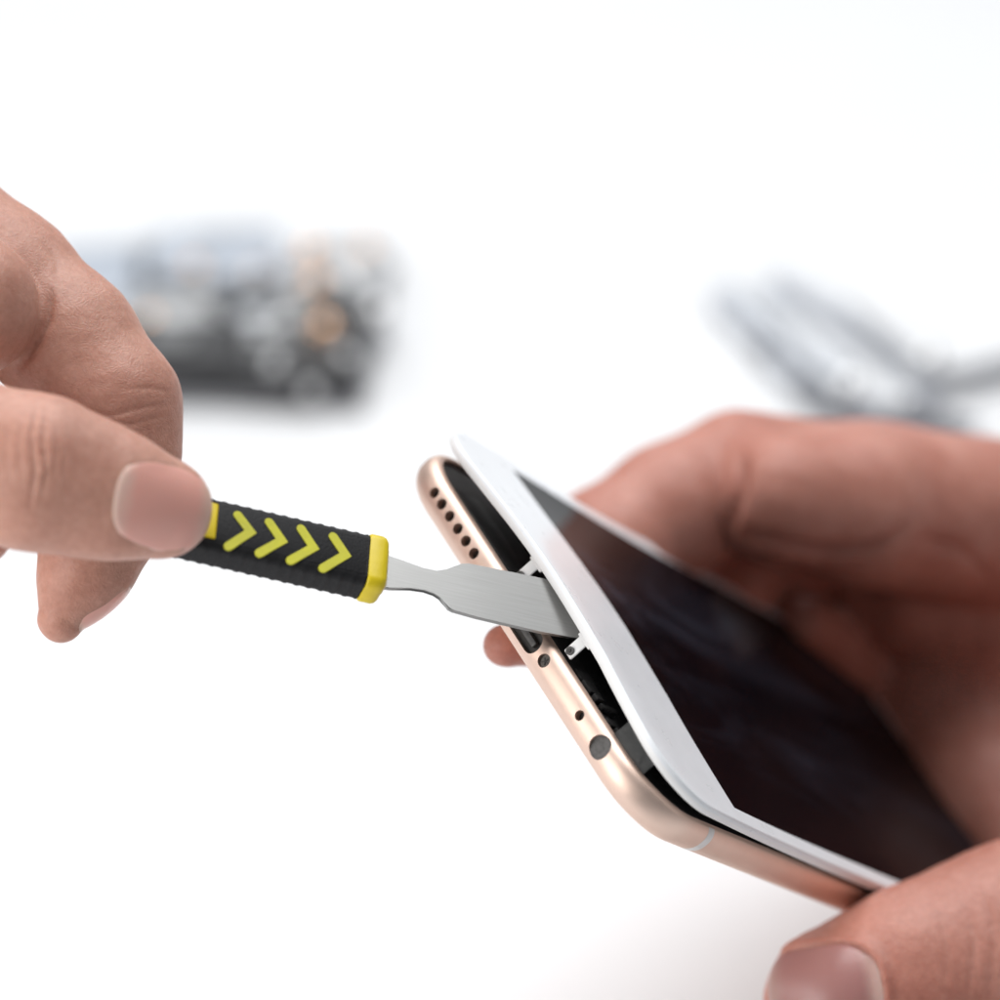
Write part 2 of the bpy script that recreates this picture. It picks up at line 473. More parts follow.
# white screw tabs under the glass edge and the grey ribbon
for u in (-6.2, 7.5):
    z1 = Z0 + lift(u, 1) + 0.02
    bm = bmesh.new(); bm_box(bm, (u - 0.95, 0.95, 2.75), (u + 0.8, 1.35, z1), 0.22)
    bm_box(bm, (u - 1.3, 0.9, z1 - 0.5), (u + 1.5, 1.28, z1 + 0.01), 0.12)
    tb = bm_obj('bracket_tab', bm, M_tab, phone_root)
    bm = bmesh.new(); bm_cyl(bm, (u - 0.1, 0.85, 3.5), AX, 0.58, 0.5, 24); bm_obj('tab_screw', bm, M_mesh, tb)
    bm = bmesh.new(); bm_cyl(bm, (u - 0.1, 0.7, 3.5), AX, 0.3, 0.5, 20); bm_obj('screw_recess', bm, M_port, tb)
bm = bmesh.new()
prev = None
for k in range(9):
    u = 20.6 + k * 0.85
    y = 1.2 + max(0, (u - 23.5)) ** 2 / 22.0 + 0.25
    lo = bm.verts.new((u, y, 1.5)); hi = bm.verts.new((u, y + 0.15, Z0 + lift(u, y) + 0.1))
    if prev: bm.faces.new((prev[0], lo, hi, prev[1]))
    prev = (lo, hi)
bmesh.ops.solidify(bm, geom=bm.faces[:], thickness=0.15)
bm_obj('ribbon_cable', bm, M_flex, phone_root)

# ------------------------------------------------------------------ pry tool
TIP = on_phone(556, 611, 1, 1.0)
img = np.array([.9735, .2285, 0.0]); img /= np.linalg.norm(img)
X = img * 0.968 + np.array([0, 0, .25]); X /= np.linalg.norm(X)
Zt = np.array([.2, -.55, -.8]); Zt -= X * (X @ Zt); Zt /= np.linalg.norm(Zt)
Yt = np.cross(Zt, X)
# handle mouth: on the tool's axis through TIP, where it projects to x = 378
k = 0.0
for _ in range(60):
    p = TIP - X * k; px = 500 + F * p[0] / p[2]; k += (px - 383) / 7.6
O = TIP - X * k
TL = k
TR = np.stack([X, Yt, Zt], axis=1)
tm = np.eye(4); tm[:3, :3] = C2W @ TR; tm[:3, 3] = world(O)
tool = empty('pry_tool', mat=Matrix(tm.tolist()))
tag(tool, 'steel pry blade with a black grip, lime chevrons and a yellow collar', 'pry tool')
def on_tool(px, py, z):
    r = ray(px, py); t = (z + Zt @ O) / (Zt @ r); p = r * t
    q = TR.T @ (p - O); return q
HY, HZ, HR = 3.85, 2.6, 1.25
def grip_loop(x, sy=1.0, ridge=0.0, n=8):
    pts = []
    for cx, cz, a0 in ((1, 1, 0), (-1, 1, 90), (-1, -1, 180), (1, -1, 270)):
        for k in range(n + 1):
            a = math.radians(a0 + 90 * k / n)
            e = ridge * (1.0 if True else 0)
            y = cx * (HY - HR) * sy + (HR + e) * math.cos(a) * sy; z = cz * (HZ - HR) * sy + HR * math.sin(a) * sy
            pts.append((x, y, z))
    return np.array(pts)
HL = 55.0
xs = [-HL + .0, -HL + .15, -HL + .5, -HL + 1.2]; sc_ = [0.8, .9, .97, 1.0]
loops = [grip_loop(x, s0) for x, s0 in zip(xs, sc_)]
x = -HL + 1.6
while x < -2.9:
    ph = (x / 1.62) % 1.0
    rd = 0.16 * max(0.0, math.sin(math.tau * ph)) ** 0.6 if x > -HL + 4 else 0.0
    loops.append(grip_loop(x, 1.0, rd)); x += 0.135
loops.append(grip_loop(-2.75, 1.0)); loops.append(grip_loop(-2.6, .97))
V, Fc = loft(loops)
grip = mesh_obj('grip', V * MM, Fc, M_rubber, tool, angle=60)
tag(grip, 'black rubber grip with ridged edges')
# smooth face panel standing just proud of the ridges
bm = bmesh.new(); bm_box(bm, (-HL + 3, -HY + 1.0, HZ - 0.6), (-3.0, HY - 1.0, HZ + 0.06), 0.1)
bm_obj('face_panel', bm, M_rubber, grip)
V, Fc = loft([grip_loop(x, s0) for x, s0 in ((-2.68, .9), (-2.66, 1.03), (-2.4, 1.07), (-0.9, 1.07), (-0.45, 1.03), (-0.15, .94), (-0.02, .8))])
col = mesh_obj('collar', V * MM, Fc, M_yel, tool, angle=60)
bm = bmesh.new(); bm_box(bm, (-.3, -2.9, -1.3), (0.35, 2.9, 1.3), 0.3); bm_obj('collar_plug', bm, M_crm, col)

def stroke(bm, pts, w, z0, z1, seg=8):
    """a bent stroke with round ends: one outline, extruded"""
    P = [np.array(p[:2]) for p in pts]
    left = []; right = []
    d0 = (P[1] - P[0]) / np.linalg.norm(P[1] - P[0]); d1 = (P[2] - P[1]) / np.linalg.norm(P[2] - P[1])
    n0 = np.array([-d0[1], d0[0]]); n1 = np.array([-d1[1], d1[0]])
    mnn = (n0 + n1); mnn /= np.linalg.norm(mnn); mit = w / max(0.45, mnn @ n0)
    out = []
    for k in range(seg + 1):
        a = math.pi * k / seg; out.append(P[0] + w * (math.cos(a) * n0 - math.sin(a) * d0))
    # now at -n0 side
    out.append(P[1] - mnn * mit)
    for k in range(seg + 1):
        a = math.pi * k / seg; out.append(P[2] + w * (-math.cos(a) * n1 + math.sin(a) * d1))
    out.append(P[1] + mnn * mit)
    v0 = [bm.verts.new((*q, z0)) for q in out]; v1 = [bm.verts.new((*q, z1)) for q in out]
    bm.faces.new(v0); f = bm.faces.new(v1[::-1])
    for k in range(len(out)): bm.faces.new((v0[k], v1[k], v1[(k + 1) % len(out)], v0[(k + 1) % len(out)]))
CH = [((325, 168), (372, 230), (290, 283)), ((441, 194), (488, 262), (405, 308)), ((559, 218), (605, 288), (521, 335)), ((678, 247), (724, 315), (641, 364))]
for c in CH:
    pts = [on_tool(150 + x / 3.704, 470 + y / 3.704, HZ + .06) for x, y in c]
    bm = bmesh.new(); stroke(bm, pts, 0.6, HZ - 0.1, HZ + 0.17)
    bmesh.ops.triangulate(bm, faces=[f for f in bm.faces if len(f.verts) > 4])
    bm_obj('chevron', bm, M_chev, grip, angle=30)
q = on_tool(211, 523, HZ)
bm = bmesh.new(); bm_box(bm, (q[0] - 5.0, -2.75, HZ - .1), (q[0] + .75, 2.75, HZ + .17), 0.25, 3)
pl = bm_obj('grip_inlay', bm, M_yel, grip); tag(pl, 'yellow inlay half hidden under the thumb')

# blade outline in tool coordinates, from its two edges
def edge_pts(l): return [on_tool(px, py, 0)[:2] for px, py in l]
upper = edge_pts([(376, 556), (388, 556.5), (405, 563), (422, 570), (436, 573), (446, 571.5), (454, 567.5), (461, 564.5), (468, 564.8), (500, 571), (540, 579), (553, 581.5)])
lower = edge_pts([(376, 588), (390, 589), (410, 588.5), (424, 590.5), (434, 594), (440, 598), (444, 604), (448, 609.5), (452, 611), (475, 617.5), (500, 623.5), (540, 632.5), (570, 638), (584, 640)])
out = upper + lower[::-1]
bm = bmesh.new()
th = 0.36
v0 = [bm.verts.new((*q, -th)) for q in out]; v1 = [bm.verts.new((*q, th)) for q in out]
fb = bm.faces.new(v0); ft = bm.faces.new(v1[::-1])
for k in range(len(out)): bm.faces.new((v0[k], v1[k], v1[(k + 1) % len(out)], v0[(k + 1) % len(out)]))
es = [e for e in bm.edges if abs(e.verts[0].co.z - e.verts[1].co.z) < 1e-6]
bmesh.ops.bevel(bm, geom=es, offset=0.12, segments=2, affect='EDGES')
bmesh.ops.triangulate(bm, faces=[f for f in bm.faces if len(f.verts) > 4])
# thin the working end, as a pry blade is ground
x1 = max(v.co.x for v in bm.verts)
for v in bm.verts:
    t = min(1, max(0, (v.co.x - 12) / (x1 - 12))); v.co.z *= 1 - 0.35 * t
bl = bm_obj('blade', bm, M_blade, tool, angle=25); tag(bl, 'brushed steel blade pushed under the glass edge')

# ------------------------------------------------------------------ hands: signed distance modelling
def cone(P, a, b, ra, rb, flat=None):
    if flat is not None:
        nrm, s = flat; nrm = nrm / np.linalg.norm(nrm)
        P = P + np.outer((P - a) @ nrm, nrm) * (1 / s - 1)
        b = b + nrm * ((b - a) @ nrm) * (1 / s - 1)
    ba = b - a; L2 = ba @ ba
    t = np.clip(((P - a) @ ba) / L2, 0, 1)
    return np.linalg.norm(P - (a + t[:, None] * ba), axis=1) - (ra + (rb - ra) * t)

def smin(a, b, k):
    h = np.maximum(k - np.abs(a - b), 0) / k
    return np.minimum(a, b) - h * h * k * 0.25

def smax(a, b, k): return -smin(-a, -b, k)

def chain(P, pts, k=3.0, flat=None):
    d = None
    for (a, ra), (b, rb) in zip(pts[:-1], pts[1:]):
        e = cone(P, a, b, ra, rb, flat)
        d = e if d is None else smin(d, e, k)
    return d

def blob(P, c, r):
    r = np.array(r, float); q = (P - c) / r
    l = np.linalg.norm(q, axis=1); g = np.linalg.norm(q / r, axis=1) + 1e-9
    return l * (l - 1) / g

def surface_nets(fn, lo, hi, h):
    lo = np.array(lo, float); n = np.ceil((np.array(hi) - lo) / h).astype(int) + 1
    D = np.empty(n)
    ys, zs = np.meshgrid(lo[1] + h * np.arange(n[1]), lo[2] + h * np.arange(n[2]), indexing='ij')
    step = max(1, 400000 // (n[1] * n[2]))
    for i0 in range(0, n[0], step):
        i1 = min(n[0], i0 + step)
        xs = lo[0] + h * np.arange(i0, i1)
        P = np.empty((i1 - i0, n[1], n[2], 3)); P[..., 0] = xs[:, None, None]; P[..., 1] = ys; P[..., 2] = zs
        D[i0:i1] = fn(P.reshape(-1, 3)).reshape(i1 - i0, n[1], n[2])
    D[0] = D[-1] = 5; D[:, 0] = D[:, -1] = 5; D[:, :, 0] = D[:, :, -1] = 5
    S = D < 0
    c = tuple(m - 1 for m in n)
    cnt = np.zeros(c, int); acc = np.zeros(c + (3,))
    corners = [(i, j, k) for i in (0, 1) for j in (0, 1) for k in (0, 1)]
    def sl(o): return tuple(slice(o[a], o[a] + c[a]) for a in range(3))
    for o in corners:
        for ax in range(3):
            if o[ax]: continue
            o2 = list(o); o2[ax] = 1; o2 = tuple(o2)
            d0 = D[sl(o)]; d1 = D[sl(o2)]
            m = S[sl(o)] != S[sl(o2)]
            t = np.where(m, d0 / np.where(m, d0 - d1, 1), 0)
            cnt += m
            for b in range(3):
                acc[..., b] += m * (o[b] + (t if b == ax else 0))
    act = cnt > 0
    idx = -np.ones(c, int); idx[act] = np.arange(act.sum())
    cell = np.argwhere(act)
    V = lo + h * (cell + acc[act] / cnt[act][:, None])
    faces = []
    for ax in range(3):
        b, e = [a for a in range(3) if a != ax]
        s0 = [slice(1, -1)] * 3; s0[ax] = slice(0, -1); s1 = [slice(1, -1)] * 3; s1[ax] = slice(1, None)
        m = S[tuple(s0)] != S[tuple(s1)]
        e_idx = np.argwhere(m)
        off = np.ones(3, int); off[ax] = 0
        base = e_idx + off
        sgn = S[tuple(s0)][m]
        def cid(db, de):
            q = base.copy(); q[:, b] -= db; q[:, e] -= de
            return idx[q[:, 0], q[:, 1], q[:, 2]]
        quad = np.stack([cid(0, 0), cid(1, 0), cid(1, 1), cid(0, 1)], 1)
        flip = sgn if ax != 1 else ~sgn
        quad[flip] = quad[flip][:, ::-1]
        faces.append(quad)
    return V, np.concatenate(faces)

def gradient(fn, V, e=0.05):
    g = np.stack([fn(V + np.eye(3)[i] * e) - fn(V - np.eye(3)[i] * e) for i in range(3)], 1) / (2 * e)
    return g

def project(fn, V, it=3, lim=0.6):
    for _ in range(it):
        d = fn(V); g = gradient(fn, V); n2 = np.maximum((g * g).sum(1), 0.25)
        s = np.clip(d / n2, -lim, lim)
        V = V - g * s[:, None]
    return V

def seg2d(Q, pl):
    """distance in pixels of each projected point from a polyline, and the place along it"""
    best = np.full(len(Q), 1e9); bt = np.zeros(len(Q)); n = len(pl) - 1
    for i in range(n):
        a = np.array(pl[i], float); b = np.array(pl[i + 1], float); ba = b - a
        t = np.clip(((Q - a) @ ba) / (ba @ ba), 0, 1)
        d = np.linalg.norm(Q - (a + t[:, None] * ba), axis=1)
        m = d < best; best[m] = d[m]; bt[m] = (i + t[m]) / n
    return best, bt

def pix(P): return np.stack([500 + F * P[:, 0] / P[:, 2], 500 + F * P[:, 1] / P[:, 2]], 1)

def nail_coords(P, nl):
    q = P - nl['c']; return q @ nl['s'], q @ nl['a'], q @ nl['n']

def nail_inside(u, v, nl):
    """> 0 inside the plate outline (mm to the outline, about)"""
    W, L = nl['W'], nl['L']
    x = np.abs(u) / W; y = np.abs(v - L / 2) / (L / 2)
    pw = np.where(v < L / 2, nl.get('p0', 3.2), nl.get('p1', 2.6))
    r = (x ** pw + y ** pw) ** (1 / pw)
    return (1 - r) * min(W, L / 2)

def make_hand(name, sdf, detail, lo, hi, h, mat, nails, label, cat):
    V, Fq = surface_nets(sdf, lo, hi, h)
    V = project(sdf, V, 2)
    me = bpy.data.meshes.new(name)
    me.from_pydata(V.tolist(), [], Fq.tolist()); me.update()
    o = bpy.data.objects.new(name, me); COL.objects.link(o)
    sm = o.modifiers.new('relax', 'SMOOTH'); sm.iterations = 3; sm.factor = 0.5
    sb = o.modifiers.new('sub', 'SUBSURF'); sb.levels = 1; sb.render_levels = 1
    bpy.context.view_layer.update(); apply_mods(o)
    n = len(o.data.vertices); co = np.empty(n * 3, np.float32); o.data.vertices.foreach_get('co', co)
    V = project(sdf, co.reshape(-1, 3).astype(float), 2)
    g = gradient(sdf, V); g /= np.linalg.norm(g, axis=1)[:, None] + 1e-9
    V = V + g * detail(V, g)[:, None]
    Wd = world(V); org = Wd.mean(0)
    o.data.vertices.foreach_set('co', (Wd - org).astype(np.float32).ravel())
    o.data.update(); o.location = org
    o.data.materials.clear(); o.data.materials.append(mat)
    bm = bmesh.new(); bm.from_mesh(o.data); bmesh.ops.recalc_face_normals(bm, faces=bm.faces); bm.to_mesh(o.data); bm.free()
    for p in o.data.polygons: p.use_smooth = True
    tag(o, label, cat)
    for nl in nails:
        nu, nv = 40, 48
        pts = []
        for j in range(nv + 1):
            for i in range(nu + 1):
                # square to superellipse
                a = 2 * i / nu - 1; b_ = 2 * j / nv - 1
                pw = nl.get('p0', 3.2) if b_ < 0 else nl.get('p1', 2.6)
                m_ = max(abs(a), abs(b_)); l_ = (abs(a) ** pw + abs(b_) ** pw) ** (1 / pw)
                f_ = m_ / l_ if l_ > 1e-9 else 1
                pts.append((a * f_ * nl['W'], (b_ * f_ + 1) * nl['L'] / 2))
        pts = np.array(pts)
        P = nl['c'] + pts[:, :1] * nl['s'] + pts[:, 1:] * nl['a'] + nl['n'] * 9.0
        t = np.zeros(len(P))
        for _ in range(60):
            t += np.clip(sdf(P - nl['n'] * t[:, None]), -0.5, 4.0) * 0.8
        t = np.minimum(t, 20.0)
        H = 9.0 - t
        U = pts[:, 0] / nl['W']; Vv = pts[:, 1] / nl['L'] - 0.5
        ok = (np.abs(U) < 0.85) & (np.abs(Vv) < 0.43) & (t < 15)
        def basis(U, Vv): return np.stack([np.ones_like(U), U, U ** 2, Vv, Vv ** 2, U ** 2 * Vv, U * Vv, U ** 4], 1)
        wgt = np.where(ok, 1.0, 0.0)
        cf = np.linalg.lstsq(basis(U, Vv) * wgt[:, None], H * wgt, rcond=None)[0]
        Hs = H.copy(); H = basis(U, Vv) @ cf                             # a nail is smoother than the skin under it
        ins = nail_inside(pts[:, 0], pts[:, 1], nl)
        up = nl.get('rise', 0.28) * np.clip(ins / 0.7, 0, 1) ** 0.5 - nl.get('sink', 0.22) * (1 - np.clip(ins / 0.35, 0, 1))
        Hn = np.where((ins > 0.12) & (t < 16), np.maximum(H + up, Hs + 0.03), H + up)
        Q = nl['c'] + pts[:, :1] * nl['s'] + pts[:, 1:] * nl['a'] + nl['n'] * Hn[:, None]
        Qw = world(Q) - org
        fs = []
        for j in range(nv):
            for i in range(nu):
                a = j * (nu + 1) + i; fs.append((a, a + 1, a + nu + 2, a + nu + 1))
        Qb = world(Q - nl['n'] * 0.45) - org
        nn = len(Qw); fs2 = [tuple(x + nn for x in f)[::-1] for f in fs]
        rim = [j * (nu + 1) for j in range(nv + 1)]
        border = list(range(nu + 1)) + [j * (nu + 1) + nu for j in range(1, nv + 1)] + [nv * (nu + 1) + i for i in range(nu - 1, -1, -1)] + [j * (nu + 1) for j in range(nv - 1, 0, -1)]
        fs3 = [(border[k], border[(k + 1) % len(border)], border[(k + 1) % len(border)] + nn, border[k] + nn) for k in range(len(border))]
        no = mesh_obj('fingernail', np.concatenate([Qw, Qb]), fs + fs2 + fs3, nl['mat'], o, angle=60)
        for nm, val in (('along', pts[:, 1] / nl['L']), ('across', pts[:, 0] / nl['W'])):
            att = no.data.attributes.new(nm, 'FLOAT', 'POINT'); att.data.foreach_set('value', np.concatenate([val, val]).astype(np.float32))
    return o

def nail_fold(P, nl):
    u, v, w = nail_coords(P, nl)
    ins = nail_inside(u, v, nl)
    m = (w > nl.get('wmin', -4)) & (np.abs(u) < nl['W'] * 1.6) & (v > -4) & (v < nl['L'] + 3)
    back = np.clip((nl['L'] * nl.get('fold_end', 0.75) - v) / (nl['L'] * 0.3), 0, 1)      # the fold fades towards the free edge
    d = np.where(ins < 0, nl.get('fold', 0.35) * np.exp(-(ins / 0.9) ** 2) * back, -nl.get('dent', 0.25) * np.clip(ins / 0.5, 0, 1) + nl.get('fold', 0.35) * np.exp(-(ins / 0.25) ** 2) * back * 0.8)
    return np.where(m, d, 0)

def crease(P, N, pl, w, depth, facing=0.0, dlim=None, taper=True):
    Q = pix(P); d, t = seg2d(Q, pl)
    k = np.sin(np.pi * np.clip(t, 0.02, 0.98)) ** 0.5 if taper else 1.0
    m = (N[:, 2] < facing)
    if dlim: m &= (P[:, 2] > dlim[0]) & (P[:, 2] < dlim[1])
    return np.where(m, -depth * np.exp(-(d / w) ** 2) * k, 0)

def lumps(P, sc, amp, seed):
    r = np.random.default_rng(seed); out = np.zeros(len(P))
    for _ in range(10):
        k = r.normal(size=3); k /= np.linalg.norm(k); k *= sc * r.uniform(0.6, 1.6)
        out += np.sin(P @ k + r.uniform(0, 6.28))
    return amp * out / 10 ** 0.5

# ---- the hand that holds the tool: thumb in front, index finger behind
VIEW = np.array([0, 0, 1.0])
th_pts = [(at(-330, 330, 478), 15.0), (at(-170, 420, 466), 12.0), (at(-60, 452, 461), 9.7), (at(38, 473, 460), 9.05), (at(105, 493, 461.5), 7.55), (at(161, 508, 464), 6.45)]
ix_pts = [(at(-300, -60, 508), 15.0), (at(-104, 201, 496), 10.5), (at(2, 284, 492), 9.7), (at(66, 342, 489), 9.1), (at(112, 405, 487), 8.75), (at(114, 450, 486), 8.2), (at(100, 524, 482.5), 7.3), (at(84, 572, 481), 5.6), (at(61, 620, 480), 3.0)]
md_pts = [(at(-330, 20, 515), 14.0), (at(-190, 230, 500), 11.0), (at(-80, 350, 498), 9.5), (at(-62, 470, 497), 8.5), (at(-24, 530, 495), 5.0)]
rg_pts = [(at(-380, 100, 520), 14.0), (at(-300, 300, 508), 10.5), (at(-220, 430, 505), 9.0), (at(-180, 520, 500), 7.0)]
web_pts = [(at(-160, 210, 486), 11.0), (at(-34, 306, 478.5), 9.4)]
palm_l = [(at(-330, 40, 520), 20.0), (at(-420, 330, 520), 22.0), (at(-700, 120, 540), 27.0)]
pad_c = at(165, 513, 467)
def sdf_left(P):
    t = chain(P, th_pts, 4.0, (VIEW, 0.86))
    i = chain(P, ix_pts[:5], 3.0); i = smin(i, chain(P, ix_pts[4:], 3.0), 2.5)
    d = smin(chain(P, web_pts, 3.0), i, 0.9)
    m = chain(P, md_pts, 3.0); d = smin(d, m, 1.2)
    d = smin(d, chain(P, rg_pts, 3.0), 1.5)
    pl = chain(P, palm_l, 12.0); d = smin(d, pl, 10.0)
    d = smin(d, cone(P, th_pts[0][0], palm_l[1][0], 15.0, 20.0), 8.0)
    d = smin(d, t, 0.8)
    return d
tn = dict(mat=M_nail)
c0 = at(114, 495, 455); c1 = at(212, 514, 459)
a_ = (at(209, 510, 463) - at(114, 494, 461)); a_ /= np.linalg.norm(a_)
n_ = np.array([0.0, -0.10, -1.0]); n_ -= a_ * (a_ @ n_); n_ /= np.linalg.norm(n_)
tn.update(c=at(113, 497, 456.5), a=a_, n=n_, s=np.cross(n_, a_), W=5.45, L=12.7, p0=2.8, p1=2.6, fold=0.03, rise=0.10, dent=0.06, sink=0.12)
i_n = dict(mat=M_nail)
a_ = at(60, 632, 479) - at(128, 572, 481); a_ /= np.linalg.norm(a_)
n_ = np.array([.62, .75, .05]); n_ -= a_ * (a_ @ n_); n_ /= np.linalg.norm(n_)
i_n.update(c=at(124, 578, 481), a=a_, n=n_, s=np.cross(n_, a_), W=2.8, L=9.3, fold=0.04, rise=0.10, dent=0.06, wmin=-0.8)
def detail_left(P, N):
    d = nail_fold(P, tn) + nail_fold(P, i_n)
    for pl, w, dp in [([(37, 406), (31, 436), (35, 470), (29, 512)], 1.7, .34), ([(46, 410), (43, 440), (47, 474), (41, 500)], 1.6, .30), ([(24, 410), (19, 446), (22, 484)], 1.6, .16),
                      ([(56, 424), (57, 452), (53, 478)], 1.5, .16), ([(66, 446), (64, 466), (67, 484)], 1.5, .10), ([(33, 450), (40, 455), (49, 452)], 1.4, .12), ([(36, 432), (46, 429), (56, 436)], 1.4, .10),
                      ([(31, 484), (40, 478), (52, 484)], 1.4, .12), ([(10, 420), (6, 456), (11, 486)], 1.6, .08)]:
        d += crease(P, N, pl, w, dp, -0.1, (440, 468))
    for pl, w, dp in [([(80, 408), (110, 416), (140, 408), (170, 404)], 2.2, .15), ([(100, 422), (130, 424), (165, 416)], 2.0, .12), ([(52, 292), (48, 320), (36, 345), (22, 366)], 4.0, .8),
                      ([(120, 390), (150, 388), (172, 392)], 2.0, .12), ([(40, 235), (58, 262), (60, 290)], 5, .25)]:
        d += crease(P, N, pl, w, dp, 0.3, (470, 500))
    return d + lumps(P, 0.5, 0.06, 3) + lumps(P, 1.5, 0.02, 4)
hand_l = make_hand('hand', sdf_left, detail_left, (-125, -80, 445), (-32, 28, 545), 0.62 * HQ, M_skin_l, [tn, i_n],
                   'hand pinching the black and yellow pry tool between thumb and index finger', 'hand')

# ---- the hand that holds the phone
px_tip = on_phone(505, 645, 2, -7.0)
ixr = [(at(1180, 560, 618), 19.0), (at(1010, 534, 598), 14.2), (at(870, 503, 584), 12.3), (at(742, 480, 572), 10.9)]
pad_r = [(at(780, 500, 562), 10.2), (at(858, 506, 569), 11.7), (at(985, 520, 588), 12.5)]
ixm = [(at(738, 480, 572), 10.6), (at(668, 511, 566), 9.9), (at(604, 551, 560), 9.3), (phone((-22, 66, -13.0)), 7.2), (px_tip + np.array([19.0, -0.5, 60.0]), 5.0), (px_tip + np.array([9.0, 1.4, 26.0]), 3.0), (px_tip, 2.8)]
mdr = [(at(930, 640, 622), 12.0), (at(835, 585, 612), 9.6), (at(770, 575, 600), 9.2), (at(718, 578, 588), 8.6), (phone((-20, 75, -15)), 8.5), (phone((-2, 60, -12)), 7.2)]
mtip = [(at(850, 665, 604), 8.0), (at(806, 622, 588), 4.2)]
TC = on_phone(842, 1003, 0, 45.0)
thr = [(TC, 11.0), (on_phone(925, 978, 0, 47.0), 12.2), (on_phone(1025, 955, 0, 50.0), 15.0), (at(1180, 900, 560), 19.0), (at(1300, 800, 600), 24.0), (at(1700, 760, 600), 28.0), (at(2080, 750, 600), 31.0)]
palm_r = [(at(985, 640, 607), 16.0), (at(1160, 650, 622), 24.0), (at(1450, 700, 650), 28.0)]
heel = [(phone((-30, 139, 6)), 11.0), (phone((0, 138, 7)), 12.5), (phone((30, 138, 6)), 13.0)]
mound = [(at(905, 590, 598), 10.5), (at(985, 600, 602), 14.0)]
def sdf_right(P):
    i = chain(P, ixr, 4.0)
    i = smin(i, chain(P, pad_r, 3.0), 5.0)
    i = smin(i, chain(P, ixm, 3.0), 0.9)
    m = chain(P, mdr, 3.0)
    d = smin(i, m, 0.8)
    d = smin(d, chain(P, mtip, 3.0), 1.0)
    p = chain(P, palm_r, 8.0)
    p = smin(p, chain(P, heel, 6.0), 8.0)
    d = smin(d, chain(P, mound, 4.0), 1.2)
    d = smin(d, p, 3.0)
    t = chain(P, thr, 6.0)
    d = smin(d, t, 6.0)
    return d
rn = dict(mat=M_nail_r)
a_ = at(790, 1000, 505) - at(887, 992, 506); a_ /= np.linalg.norm(a_)
n_ = np.array([-0.06, -0.10, -1.0]); n_ -= a_ * (a_ @ n_); n_ /= np.linalg.norm(n_)
dT = TC[2]
rn.update(c=at(884, 1002, dT - 9), a=a_, n=n_, s=np.cross(n_, a_), W=8.4, L=15.0, p0=3.4, p1=2.8, fold=0.7, fold_end=1.1, wmin=-8)
def detail_right(P, N):
    d = nail_fold(P, rn)
    for pl, w, dp in [([(742, 455), (739, 490), (728, 535)], 7, 1.8), ([(745, 536), (785, 546), (825, 553), (870, 548), (905, 530)], 6, 1.8), ([(925, 540), (960, 548), (990, 580)], 6, .9),
                      ([(900, 532), (914, 522), (922, 510)], 7, .25)]:
        d += crease(P, N, pl, w, dp, 0.5)
    for pl, w, dp in [([(965, 905), (975, 940), (970, 990)], 3, .3), ([(985, 895), (995, 940), (990, 995)], 3, .3), ([(940, 915), (948, 950), (944, 990)], 3, .2)]:
        d += crease(P, N, pl, w, dp, 0)
    return d + lumps(P, 0.35, 0.13, 13) + lumps(P, 1.1, 0.04, 14)
hand_r = make_hand('hand', sdf_right, detail_right, (-12, -42, 470), (255, 105, 680), 1.0 * HQ, M_skin_r, [rn],
                   'ruddy hand gripping the rose gold smartphone from behind, thumb on its near side', 'hand')

# ------------------------------------------------------------------ blurred things on the table
def place(px, py, rz):
    p = table_pt(px, py); return Matrix.Translation(Vector(p)) @ Matrix.Rotation(rz, 4, 'Z')
board = empty('circuit_board', mat=place(262, 414, math.radians(-4)))
tag(board, 'blurred heap of dark circuit board with silver shields and shiny balls added for glints behind the tool', 'circuit board')
def part_box(nm, lo, hi, m, root, rz=0, bev=0.6):
    bm = bm_box(bmesh.new(), lo, hi, bev)
    c = [(lo[k] + hi[k]) / 2 for k in range(3)]
    bmesh.ops.rotate(bm, cent=c, matrix=Matrix.Rotation(math.radians(rz), 3, 'Z'), verts=bm.verts)
    return bm_obj(nm, bm, m, root)
part_box('base_board', (-34, 2, 0), (22, 76, 3), M_grey, board)
part_box('side_flap', (-54, 24, 0), (-30, 84, 2.5), M_bluegrey, board, 12)
part_box('front_module', (-40, 2, 3), (-6, 22, 12), M_pcb, board, 3)
part_box('front_module', (-6, 1, 3), (13, 18, 10), M_pcb, board, -4)
part_box('front_module', (11, 3, 3), (21, 34, 10), M_pcb, board, 2)
for lo, hi, m, nm, a in [((-36, 26, 3), (-14, 46, 8), M_shield, 'metal_shield', 6), ((-10, 24, 3), (8, 42, 8), M_chip, 'chip', -5), ((-34, 52, 3), (-4, 80, 9), M_bluegrey, 'metal_shield', 8),
                         ((0, 50, 3), (20, 74, 8), M_shield, 'metal_shield', -6), ((-4, 6, 10), (5, 12, 12), M_chip, 'chip', 9), ((10, 34, 3), (24, 46, 6), M_pale, 'chip', 4), ((-26, 6, 12), (-16, 16, 13.5), M_chip, 'chip', 5)]:
    part_box(nm, lo, hi, m, board, a)
def ball(x, y, z, r, m, nm):
    bm = bmesh.new(); bmesh.ops.create_uvsphere(bm, u_segments=24, v_segments=14, radius=r, matrix=Matrix.Translation((x, y, z)))
    return bm_obj(nm, bm, m, board, angle=80)
for x, y, z, r, m in [(11.5, 22, 10, 3.4, M_copper), (-28, 24, 10, 2.6, M_copper), (-12, 24, 9, 2.4, M_shield), (22, 34, 9, 3.4, M_shield), (3, 2, 11, 1.9, M_shield), (11, 0, 6, 1.9, M_shield), (18, 6, 11.5, 1.9, M_shield),
                      (7, 46, 10, 2.8, M_copper), (-8, 48, 10, 2.6, M_shield), (-20, 50, 9, 2.4, M_shield), (4, 60, 12, 2.8, M_copper)]:
    ball(x, y, z, r, m, 'glint_ball')  # metal balls added to throw bright blurred glints, not real board parts

